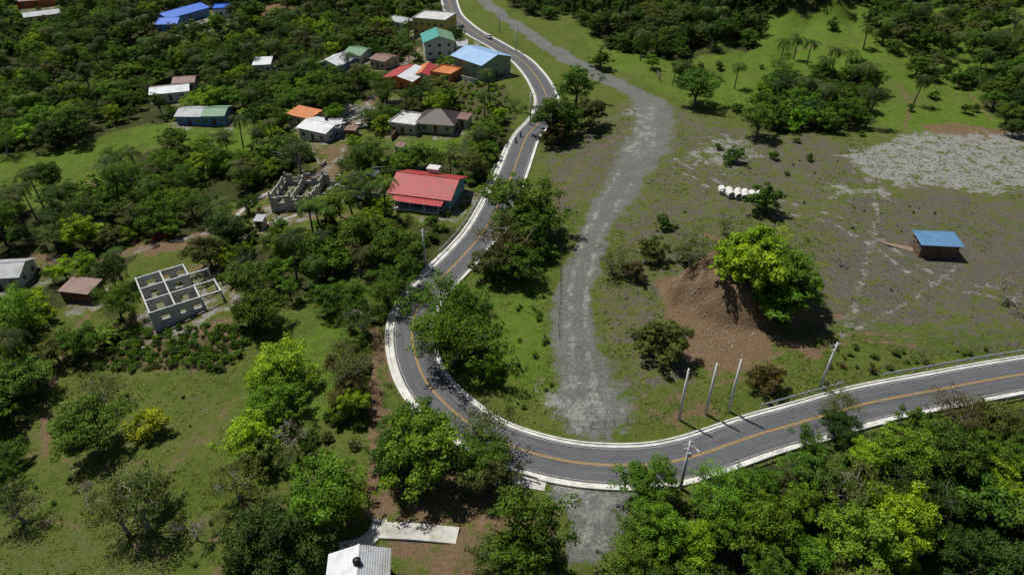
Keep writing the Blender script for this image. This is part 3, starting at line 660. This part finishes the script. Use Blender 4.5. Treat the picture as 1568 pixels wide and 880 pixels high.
k2=scatter('roadside_forest',FBR,.56,(2.6,5.2),['b']*8+['t','f','n','s'],(),2800,('mid','mid','green','dark','dull','bright','dark'))
k3=scatter('hill_forest',F3[0],.54,(2.4,4.8),['b']*6+['i']*2+['s','p','t','s'],(),3200,('dark','mid','dull','mid'))
k4=scatter('hill_trees',F3[1],.60,(2.4,4.8),['b']*6+['s','s','p','p','n'],(),2000,('dark','mid','dull','mid'))
k5=scatter('grove_trees',F3[2],.58,(2.2,4.6),['b']*4+['s','p','n'],(),500,('dark','mid','mid','green'))
scatter('grove_trees',F3[3],.7,(2.2,4),['b']*4+['s','n'],(),300,('dark','mid'))
scatter('grove_trees',F3[4],.6,(2.2,4),['b']*4+['s','n'],(),500,('dark','mid'))
scatter('hill_shrubs',W([(880,0),(1700,0),(1700,200),(1340,200),(1000,140)]),2.2,(.5,2.6),['s','s','b','p'],(),300,('mid','dull','green'),gap=.5)
par=empty('undergrowth')
def under(polyw,n,excl,rr=(.8,2.0),cols=('dark','mid','green','dull')):
    pw=np.array(polyw);x0,y0=pw.min(0);x1,y1=pw.max(0);x=rng.uniform(x0,x1,n);y=rng.uniform(y0,y1,n);ok=inpoly(x,y,polyw)
    for c in excl: ok&=~inpoly(x,y,c)
    x=x[ok];y=y[ok];D,_=rdist(x,y);ZZ=hf(x,y);DL=pd(x,y,LANE)
    for i in range(len(x)):
        R=random.uniform(*rr)
        if D[i]<R+5.2 or DL[i]<R+1.5 or any(math.hypot(x[i]-bx,y[i]-by)<br*.9+R for bx,by,br in BLD):continue
        inst(random.choice(BUSH),'shrub',x[i],y[i],R/5,COL[random.choice(cols)],par,z=ZZ[i])
under(VILL,1500,CLEAR,(.5,1.7),('mid','green','dull','green'));under(FBR,500,())
under(W([(555,470),(590,480),(565,540),(560,640),(550,720),(530,700),(510,640),(500,560)]),60,(),(.5,1.4),('dull','brown','mid'))
under(W([(1250,520),(1400,540),(1560,530),(1560,545),(1400,565),(1260,590)]),90,(),(.2,.8),('dull','mid','brown'))
under(W([(840,420),(850,600),(780,640),(740,560),(740,430)]),40,(),(.2,.8),('green','mid'))
under(W([(930,380),(1000,330),(1080,340),(1080,400),(1000,450),(940,440)]),14,(),(.3,.9),('dull','mid'))
under(W([(960,300),(1300,230),(1500,330),(1500,500),(1300,500),(1270,420),(1080,350)]),60,(),(.12,.45),('dull','mid'))
under(W([(130,565),(190,500),(400,500),(350,570)]),480,(),(.35,.9),('mid','green','green','dark'))
under(W([(170,500),(215,420),(235,500)]),60,(),(.35,.9),('mid','green'))
under(W([(690,125),(775,130),(790,180),(740,190),(690,165)]),160,(),(.5,.9),('green','bright'))
under(W([(440,690),(480,650),(520,620),(530,700),(460,740)]),25,(),(.5,1.2),('dull','mid'))
under(W([(0,600),(330,580),(420,650),(300,880),(0,880)]),60,(),(.15,.5),('dull','mid','green'))
under(W([(740,250),(700,330),(640,400),(600,430),(640,350),(700,250)]),150,(),(.6,1.5),('green','mid','green'))
for p in [(1215,92),(1292,110),(1303,118),(750,160),(742,180),(500,345),(520,330),(490,352),(575,325),(590,335),(560,310),(240,330),(190,325),(430,90),(455,75),(480,360),(545,350),(1322,75),(510,360),(45,190),(60,185),(185,160),(1235,100),(1190,110),(1400,40),(1420,30),(1500,90),(1350,70)]:
    q=P2(*p);inst(random.choice(PALM),'palm_tree',q[0],q[1],random.uniform(1.0,1.3),COL[random.choice(['mid','green'])])
# ------------------------------------------------------------- ground sheet
def axis(a,b,step,grow_to_lo,grow_to_hi):
    c=list(np.arange(a,b,step));s=step;v=c[-1];hi=[]
    while v<grow_to_hi: s*=1.3;v+=s;hi.append(v)
    s=step;v=a;lo=[]
    while v>grow_to_lo: s*=1.3;v-=s;lo.append(v)
    return np.array(lo[::-1]+c+hi)
gx=axis(-270,270,.7,-5000,5000)
ys=[34.0];
while ys[-1]<420: ys.append(ys[-1]+.42+max(0,ys[-1]-60)*.0036)
s=ys[-1]-ys[-2];v=ys[-1]
while v<6000: s*=1.3;v+=s;ys.append(v)
s=.6;v=34;lo=[]
while v>-800: s*=1.3;v-=s;lo.append(v)
gy=np.array(lo[::-1]+ys)
GX,GY=np.meshgrid(gx,gy);X=GX.ravel();Y=GY.ravel()
Z=hf(X,Y);MK=masks(X,Y)
nx,ny=len(gx),len(gy)
idx=np.arange(nx*ny).reshape(ny,nx)
Q=np.stack([idx[:-1,:-1],idx[:-1,1:],idx[1:,1:],idx[1:,:-1]],-1).reshape(-1,4)
m,nt=newmat('ground_soil_grass');b=NB(nt)
pos=b.n('ShaderNodeNewGeometry').outputs['Position']
A1=b.n('ShaderNodeAttribute',attribute_name='m1');A2=b.n('ShaderNodeAttribute',attribute_name='m2')
s1=b.n('ShaderNodeSeparateColor');b.l(A1.outputs['Color'],s1.inputs[0]);s2=b.n('ShaderNodeSeparateColor');b.l(A2.outputs['Color'],s2.inputs[0])
nA=b.noise(pos,.09,5,.6);nB=b.noise(pos,.7,6,.7);nC=b.noise(pos,4.5,4,.7);nD=b.noise(pos,.33,9,.78,.38,.62);nE=b.noise(pos,1.7,6,.75);nF=b.noise(pos,.16,7,.75)
def layer(col,c1,c2,mask,ns,k=.42,var=None,lo=.38,hi=.66):
    f=b.math('ADD',mask,b.math('MULTIPLY',b.math('SUBTRACT',ns,.5),k))
    f=b.mr(f,lo,hi,0,1,True)
    return b.mix(f,col,b.mix(var if var else nC,c1,c2))
col=b.mix(nB,(.068,.116,.018),(.135,.178,.030))
col=b.mix(b.math('MULTIPLY',nA,.5),col,(.15,.15,.045))
col=layer(col,(.092,.172,.018),(.145,.215,.028),s2.outputs[1],nD,.55,nB)
col=layer(col,(.16,.165,.055),(.11,.138,.036),s2.outputs[2],nD,.6,nE)
col=layer(col,(.055,.095,.024),(.13,.09,.055),A2.outputs['Alpha'],nE,.5,nB)
padc=b.mix(nF,(.19,.155,.122),(.155,.148,.148))
padc2=b.mix(nE,padc,(.115,.098,.08))
f=b.mr(b.math('ADD',b.math('ADD',s1.outputs[1],b.math('MULTIPLY',b.math('SUBTRACT',nD,.5),.8)),b.math('MULTIPLY',b.math('SUBTRACT',nE,.5),.35)),.30,.78,0,1,True)
col=b.mix(f,col,padc2)
trc=b.mix(nF,(.265,.28,.27),(.20,.195,.175));trc=b.mix(nE,trc,(.145,.145,.13))
f=b.mr(b.math('ADD',s1.outputs[0],b.math('MULTIPLY',b.math('SUBTRACT',nD,.5),.5)),.32,.66,0,1,True)
col=b.mix(f,col,trc)
col=layer(col,(.27,.175,.105),(.165,.11,.068),A1.outputs['Alpha'],nD,.6,nE,.36,.72)
col=layer(col,(.42,.415,.385),(.23,.23,.21),s1.outputs[2],nD,.9,nE,.34,.76)
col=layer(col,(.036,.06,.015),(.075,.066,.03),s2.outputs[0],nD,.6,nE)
col=b.mix(b.math('MULTIPLY',nC,.42),col,(.032,.04,.016),'MIX')
hgt=b.math('ADD',nC,b.math('MULTIPLY',nE,1.5))
b.out(b.pr(col,.95,hgt,.7,.16,0,.05))
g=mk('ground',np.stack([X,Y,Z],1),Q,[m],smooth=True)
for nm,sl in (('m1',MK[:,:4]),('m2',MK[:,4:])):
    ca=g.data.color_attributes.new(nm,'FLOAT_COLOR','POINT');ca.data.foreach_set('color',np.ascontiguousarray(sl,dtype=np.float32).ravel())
# ------------------------------------------------------------- weeds and tufts
def tufts(name,n,box,cond,size,col,up=.5):
    x=rng.uniform(box[0],box[1],n);y=rng.uniform(box[2],box[3],n);k=cond(x,y);x=x[k];y=y[k];D,_=rdist(x,y);k=D>5.3;x=x[k];y=y[k]
    MM=masks(x,y);k=(MM[:,0]<.25)&(MM[:,2]<.4)&((MM[:,1]<.5)|(rng.random(len(x))<.25))&(MM[:,3]<.6);x=x[k];y=y[k];z=hf(x,y)
    m_=7;s=rng.uniform(size[0],size[1],len(x))
    C=np.repeat(np.stack([x,y,z+s*.25],1),m_,0)+rng.normal(size=(len(x)*m_,3))*np.repeat(s,m_)[:,None]*np.array([.5,.5,.2])
    N=unit(rng.normal(size=C.shape)*.6+np.array([0,0,up*2]));V,Qd=leafquads(C,N,np.repeat(s,m_)*rng.uniform(.5,1,len(C)),.5)
    me=mk(name,V,Qd,[m_leaf],link=False);a=me.attributes.new('lc','FLOAT','FACE');a.data.foreach_set('value',np.clip(rng.normal(.5,.2,len(C)),0,1).astype(np.float32))
    o=bpy.data.objects.new(name,me);coll.objects.link(o);o.color=(*col,1)
def mk_cond(thr,seed,sc):
    return lambda x,y:(fbm(x,y,sc,4,seed)>thr)
tufts('grass_tufts',26000,(-110,120,45,190),mk_cond(.52,61,9),(.2,.5),(.105,.16,.028))
tufts('weeds',16000,(-10,130,70,220),mk_cond(.52,62,12),(.25,.6),(.09,.14,.025))
tufts('dry_grass_tufts',9000,(-110,120,45,190),mk_cond(.55,63,7),(.2,.5),(.19,.17,.07))
rk=MB()
for poly,n,sz in ((W([(1290,232),(1400,213),(1600,225),(1600,290),(1480,284),(1380,278),(1330,262)]),1300,(.15,.6)),(W([(1050,200),(1170,205),(1370,300),(1240,312),(1100,262)]),350,(.12,.4)),(W([(1050,400),(1100,400),(1200,520),(1060,545),(1020,470)]),300,(.12,.45)),(W([(520,160),(575,165),(570,185),(530,188)]),300,(.3,1.2)),(W([(860,440),(905,440),(950,640),(870,645)]),350,(.1,.3))):
    pw=np.array(poly);x=rng.uniform(pw[:,0].min(),pw[:,0].max(),n);y=rng.uniform(pw[:,1].min(),pw[:,1].max(),n);k=inpoly(x,y,poly);x=x[k];y=y[k];z=hf(x,y)
    for i in range(len(x)):
        s=random.uniform(*sz);j=lambda:random.uniform(.6,1.2)*s*.5
        rk.add([(x[i]-j(),y[i]-j(),z[i]-.1),(x[i]+j(),y[i]-j(),z[i]-.1),(x[i]+j(),y[i]+j(),z[i]-.1),(x[i]-j(),y[i]+j(),z[i]-.1),(x[i]-j()*.6,y[i]-j()*.6,z[i]+j()),(x[i]+j()*.6,y[i]-j()*.6,z[i]+j()),(x[i]+j()*.6,y[i]+j()*.6,z[i]+j()),(x[i]-j()*.6,y[i]+j()*.6,z[i]+j())],[(4,5,6,7),(0,1,5,4),(1,2,6,5),(2,3,7,6),(3,0,4,7)])
rk.obj('loose_rocks',[simple('rock',(.34,.33,.30),(.24,.23,.21),1)])
# ------------------------------------------------------------- poles and wires
m_pole=simple('pole_concrete',(.66,.65,.62),(.54,.53,.5),1,.8,.1);m_steel=simple('galvanised_steel',(.5,.51,.52),(.38,.38,.39),2,.45,.1,metal=.25);m_wire=simple('wire',(.03,.03,.03))
POLES={}
def pole(key,px,py,h=10,arm=True,lean=(0,0),lamp=False):
    q=P2(px,py);z=H1(*q);e=empty('utility_pole',(q[0],q[1],z),random.uniform(-.5,.5));e.rotation_euler[0]=lean[0];e.rotation_euler[1]=lean[1]
    mb=MB();mb.tube([(0,0,-.5),(0,0,h*.5),(0,0,h)],[.27,.21,.15],10);mb.obj('shaft',[m_pole],e,True)
    if arm:
        a=MB();a.box((-1.1,.16,h-.7),(1.1,.26,h-.58));a.box((-.7,.16,h-1.5),(.7,.24,h-1.4))
        for k in (-1,-.4,.4,1): a.tube([(k,.21,h-.58),(k,.21,h-.45),(k,.21,h-.32)],[.05,.07,.03],8)
        a.obj('crossarm',[m_steel],e)
    if lamp:
        t=MB();t.tube([(.0,-.45,h-2.4),(0,-.45,h-1.6)],[.24,.24],12);t.obj('transformer',[m_steel],e,True)
        l=MB();l.tube([(0,0,h-.6),(0,-.8,h-.1),(0,-1.5,h)],[.04,.035,.03],6);l.box((-.12,-2.0,h-.05),(.12,-1.45,h+.06));l.obj('lamp_arm',[m_steel],e)
    POLES[key]=Vector((q[0],q[1],z+h-.3));return e
pole('a',1040,640,10.5,False);pole('b',1081,632,10.5,False);pole('c',1116,627,10.8,False);pole('d',1256,592,9.5,True,(.0,.04))
pole('e',1042,746,9.5,True,lamp=True);pole('f',652,408,9,True);pole('g',812,190,10,True);pole('h',765,50,10,True);pole('i',1700,560,10,True);pole('k',790,78,9,True)
def wires(a,bq,n=3):
    mb=MB();A=POLES[a];B=POLES[bq];s=(B-A).normalized().cross(Vector((0,0,1)))
    for i in range(n):
        o=s*(i-(n-1)/2)*.8;pts=[]
        for k in range(13):
            t=k/12;p=A.lerp(B,t)+o;p.z-=4*t*(1-t)*1.2;pts.append(p)
        mb.tube(pts,[.016]*13,3)
    mb.obj('power_line',[m_wire])
wires('i','d');wires('d','e');wires('f','g');wires('g','k');wires('k','h')
# ------------------------------------------------------------- guard rails
def guard(i0,i1,off,name='guardrail'):
    e=empty(name);prof=[(.0,.42),(.06,.48),(.0,.56),(.0,.60),(.06,.68),(.0,.78),(-.08,.82)];V=[];Fc=[];sg=1 if off>0 else -1
    for i in range(i0,i1):
        for (dx,z) in prof:
            o=off-sg*dx;V.append((RC[i,0]+RN[i,0]*o,RC[i,1]+RN[i,1]*o,RZ[i]+z+.12))
    n=len(prof)
    for i in range(i1-i0-1):
        for j in range(n-1): Fc.append((i*n+j,i*n+j+1,(i+1)*n+j+1,(i+1)*n+j))
    mk('beam',V,Fc,[m_steel],parent=e);mb=MB()
    for i in range(i0,i1,3):
        o=off+sg*.1;x,y=RC[i]+RN[i]*o;mb.box((x-.08,y-.08,RZ[i]-.6),(x+.08,y+.08,RZ[i]+.95))
    mb.obj('posts',[m_steel],e)
guard(near_i(660,600),near_i(850,704),4.75);guard(near_i(1050,700),near_i(1220,648),4.75);guard(near_i(1380,608),near_i(1720,560),-4.6);guard(near_i(790,260),near_i(700,400),5.1);guard(near_i(1320,620),near_i(1570,573),4.75);guard(near_i(1200,655),near_i(1330,617),-4.5)
# ------------------------------------------------------------- fences
def fence(pxs,name='wire_fence'):
    c=catmull([P2(*p) for p in pxs],1.9);mb=MB();tops=[]
    for q in c:
        q=q+rng.normal(size=2)*.08;z=H1(*q);h=random.uniform(1.1,1.5);l=rng.normal(size=2)*.08;mb.tube([(q[0],q[1],z-.3),(q[0]+l[0],q[1]+l[1],z+h)],[.06,.045],5);tops.append((q[0],q[1],z))
    for hh in (.5,.85,1.1):
        for a,bb in zip(tops[:-1],tops[1:]): mb.tube([(a[0],a[1],a[2]+hh),(bb[0],bb[1],bb[2]+hh)],[.012,.012],3,cap=False)
    mb.obj(name,[m_bark])
fence([(835,637),(900,655),(960,648),(1010,640)]);fence([(1240,600),(1330,572),(1430,545),(1568,530)]);fence([(855,300),(858,400),(855,520)]);fence([(1255,505),(1340,530),(1420,545)]);fence([(345,568),(240,565),(130,560)]);fence([(1410,125),(1480,150),(1540,160)])
# ------------------------------------------------------------- concrete pipes
mcp=simple('precast_pipe_concrete',(.66,.65,.62),(.5,.49,.46),1)
for i in range(11):
    row=0 if i<6 else 1
    px=1105+ (i if row==0 else i-5.5)*11.5+row*6;py=296+(i if row==0 else i-6)*1.6+row*6
    q=P2(px,py);z=H1(*q);e=empty('concrete_pipe',(q[0],q[1],z+.88),random.uniform(-.6,.2));e.scale=(1.12,1.12,1.12);mb=MB();n=20;V=[];Fc=[]
    for (yy,r) in ((-.9,.60),(-.9,.82),(-.75,.82),(.9,.80),(.9,.60),(-.9,.60)):
        for k in range(n): a=2*math.pi*k/n;V.append((math.cos(a)*r,yy,math.sin(a)*r))
    for s in range(5):
        for k in range(n): Fc.append((s*n+k,s*n+(k+1)%n,(s+1)*n+(k+1)%n,(s+1)*n+k))
    mb.add(V,Fc);mb.obj('pipe_ring',[mcp],e)
mb=MB()
for i in range(9):
    q=P2(1348+i*1.5,370+i*.8);z=H1(*q);qq=P2(1398,380+i*.7);mb.tube([(q[0],q[1],z+.14+.03*i),(qq[0],qq[1],H1(*qq)+.14)],[.14,.14],4)
mb.obj('timber_planks',[simple('timber',(.45,.33,.24))])
# ------------------------------------------------------------- vehicles
m_tyre=simple('tyre',(.02,.02,.02))
def car(px,py,rz,colr,name='car',pickup=False,q=None,z=None):
    q=P2(px,py) if q is None else q;z=H1(*q) if z is None else z
    e=empty(name,(q[0],q[1],z),rz);paint=simple(name+'_paint',colr,tuple(c*.9 for c in colr),1,.3,0,spec=.5)
    mb=MB();side=[(-2.15,.35),(-2.2,.75),(-2.05,.95),(-1.0,1.02),(-.9,1.02),(1.0,1.0),(1.95,.85),(2.2,.65),(2.2,.35)]
    V=[];n=len(side)
    for yy,k in ((-.86,1),(-.8,1),(.8,1),(.86,1)):
        for x,zz in side: V.append((x*(1 if abs(yy)<.83 else .98),yy,zz if abs(yy)<.83 else min(zz,.9)))
    Fc=[tuple(range(n)),tuple(range(4*n-1,3*n-1,-1))]
    for r in range(3):
        for i in range(n): Fc.append((r*n+i,(r+1)*n+i,(r+1)*n+(i+1)%n,r*n+(i+1)%n))
    mb.add(V,Fc);mb.obj('body',[paint],e)
    c=MB();x0,x1,x2,x3=((-1.75,-1.3,.35,1.0) if not pickup else (-.6,-.45,.5,1.1))
    c.add([(x0,-.78,1.0),(x3,-.78,1.0),(x3,.78,1.0),(x0,.78,1.0),(x1,-.62,1.42),(x2,-.62,1.42),(x2,.62,1.42),(x1,.62,1.42)],[(4,5,6,7),(0,1,5,4),(1,2,6,5),(2,3,7,6),(3,0,4,7)],0)
    c.box((x1-.03,-.64,1.422),(x2+.03,.64,1.47),1);c.obj('cabin',[m_glass,paint],e)
    if pickup:
        bd=MB();bd.box((-2.0,-.7,1.0),(-.75,.7,1.05));bd.obj('load_bed',[m_tyre],e)
    w=MB()
    for x in (-1.35,1.35):
        for y in (-.8,.8): w.tube([(x,y-.11,.33),(x,y+.11,.33)],[.33,.33],14)
    w.obj('wheels',[m_tyre],e);l=MB();l.box((2.19,-.75,.6),(2.23,-.4,.75));l.box((2.19,.4,.6),(2.23,.75,.75));l.obj('headlamps',[m_wtank],e)
i=near_i(740,60);car(0,0,math.atan2(RT[i,1],RT[i,0])+math.pi,(.65,.65,.67),'white_car',q=RC[i]+RN[i]*(-1.7),z=RZ[i]+.04)
car(541,308,.3,(.05,.06,.09),'dark_pickup',True);car(248,364,.7,(.35,.03,.03),'red_car');car(552,196,.2,(.5,.5,.5),'parked_car')
car(706,42,1.3,(.1,.1,.12),'parked_car')
def motorbike(i,off,skin=(.12,.07,.05),shirt=(.05,.08,.2)):
    q=RC[i]+RN[i]*off;rz=math.atan2(RT[i,1],RT[i,0]);e=empty('motorcycle',(q[0],q[1],RZ[i]+.05),rz);mb=MB()
    for x in (-.65,.65):
        pts=[(x+math.cos(a)*.27,0,.32+math.sin(a)*.27) for a in np.linspace(0,2*math.pi,15)];mb.tube(pts,[.05]*15,6,cap=False)
    mb.tube([(-.65,0,.32),(-.2,0,.5),(.3,0,.55),(.5,0,.85)],[.04,.06,.06,.04],6);mb.tube([(.65,0,.32),(.45,0,1.0)],[.04,.03],6)
    mb.tube([(.45,-.35,1.03),(.45,.35,1.03)],[.02,.02],5);mb.tube([(-.7,0,.78),(-.3,0,.76),(.1,0,.8),(.35,0,.82)],[.08,.13,.15,.08],8);mb.box((-.15,-.13,.35),(.2,.13,.6))
    mb.obj('bike_frame',[m_tyre],e)
    j=[(-.15,0,.9),(-.12,0,1.15),(-.05,0,1.38),(0,0,1.5),(.02,0,1.62),(.03,0,1.75),(-.03,.2,1.36),(.12,.28,1.15),(.4,.32,1.05),(-.03,-.2,1.36),(.12,-.28,1.15),(.4,-.32,1.05),(.25,.17,.82),(.12,.18,.4),(.25,.18,.34),(.25,-.17,.82),(.12,-.18,.4),(.25,-.18,.34)]
    ed=[(0,1),(1,2),(2,3),(3,4),(4,5),(2,6),(6,7),(7,8),(2,9),(9,10),(10,11),(0,12),(12,13),(13,14),(0,15),(15,16),(16,17)]
    rad=[.15,.14,.16,.06,.1,.09,.07,.05,.035,.07,.05,.035,.09,.06,.05,.09,.06,.05]
    me=bpy.data.meshes.new('rider');me.from_pydata(j,ed,[]);o=bpy.data.objects.new('motorcycle_rider',me);coll.objects.link(o);o.location=e.location;o.rotation_euler=e.rotation_euler
    o.modifiers.new('s','SKIN');
    for k,v in enumerate(me.skin_vertices[0].data): v.radius=(rad[k],rad[k]);v.use_root=(k==0)
    ss=o.modifiers.new('u','SUBSURF');ss.levels=ss.render_levels=1;me.materials.append(simple('shirt_cloth',shirt))
i=near_i(803,212);motorbike(i,1.6);motorbike(i+4,2.2,shirt=(.3,.05,.04))
# ------------------------------------------------------------- light, camera
w=bpy.data.worlds.new("World");scene.world=w;w.use_nodes=True;nt=w.node_tree;nt.nodes.clear()
sk=nt.nodes.new('ShaderNodeTexSky');sk.sky_type='NISHITA';sk.sun_disc=False
az=math.radians(-48);el=math.radians(61);sk.sun_elevation=el;sk.sun_rotation=az%(2*math.pi)
bg=nt.nodes.new('ShaderNodeBackground');bg.inputs[1].default_value=.052;ow=nt.nodes.new('ShaderNodeOutputWorld');nt.links.new(sk.outputs[0],bg.inputs[0]);nt.links.new(bg.outputs[0],ow.inputs[0])
L=bpy.data.lights.new('sun','SUN');L.energy=5.0;L.angle=math.radians(.5);L.color=(1,.965,.9);lo=bpy.data.objects.new('sun',L);coll.objects.link(lo)
sd=Vector((math.sin(az)*math.cos(el),math.cos(az)*math.cos(el),math.sin(el)));lo.rotation_euler=sd.to_track_quat('Z','Y').to_euler();lo.location=(0,0,200)
cam=bpy.data.cameras.new('camera');cam.sensor_width=36;cam.lens=36*F/1568;cam.clip_end=8000;cam.clip_start=1
co=bpy.data.objects.new('camera',cam);coll.objects.link(co);co.location=(0,0,CH);co.rotation_euler=(math.radians(90)-PIT,0,0);scene.camera=co
scene.view_settings.view_transform='Standard';scene.view_settings.look='None';scene.view_settings.exposure=0
print('trees',k1,k2,k3,k4,k5,'grid',nx,ny)
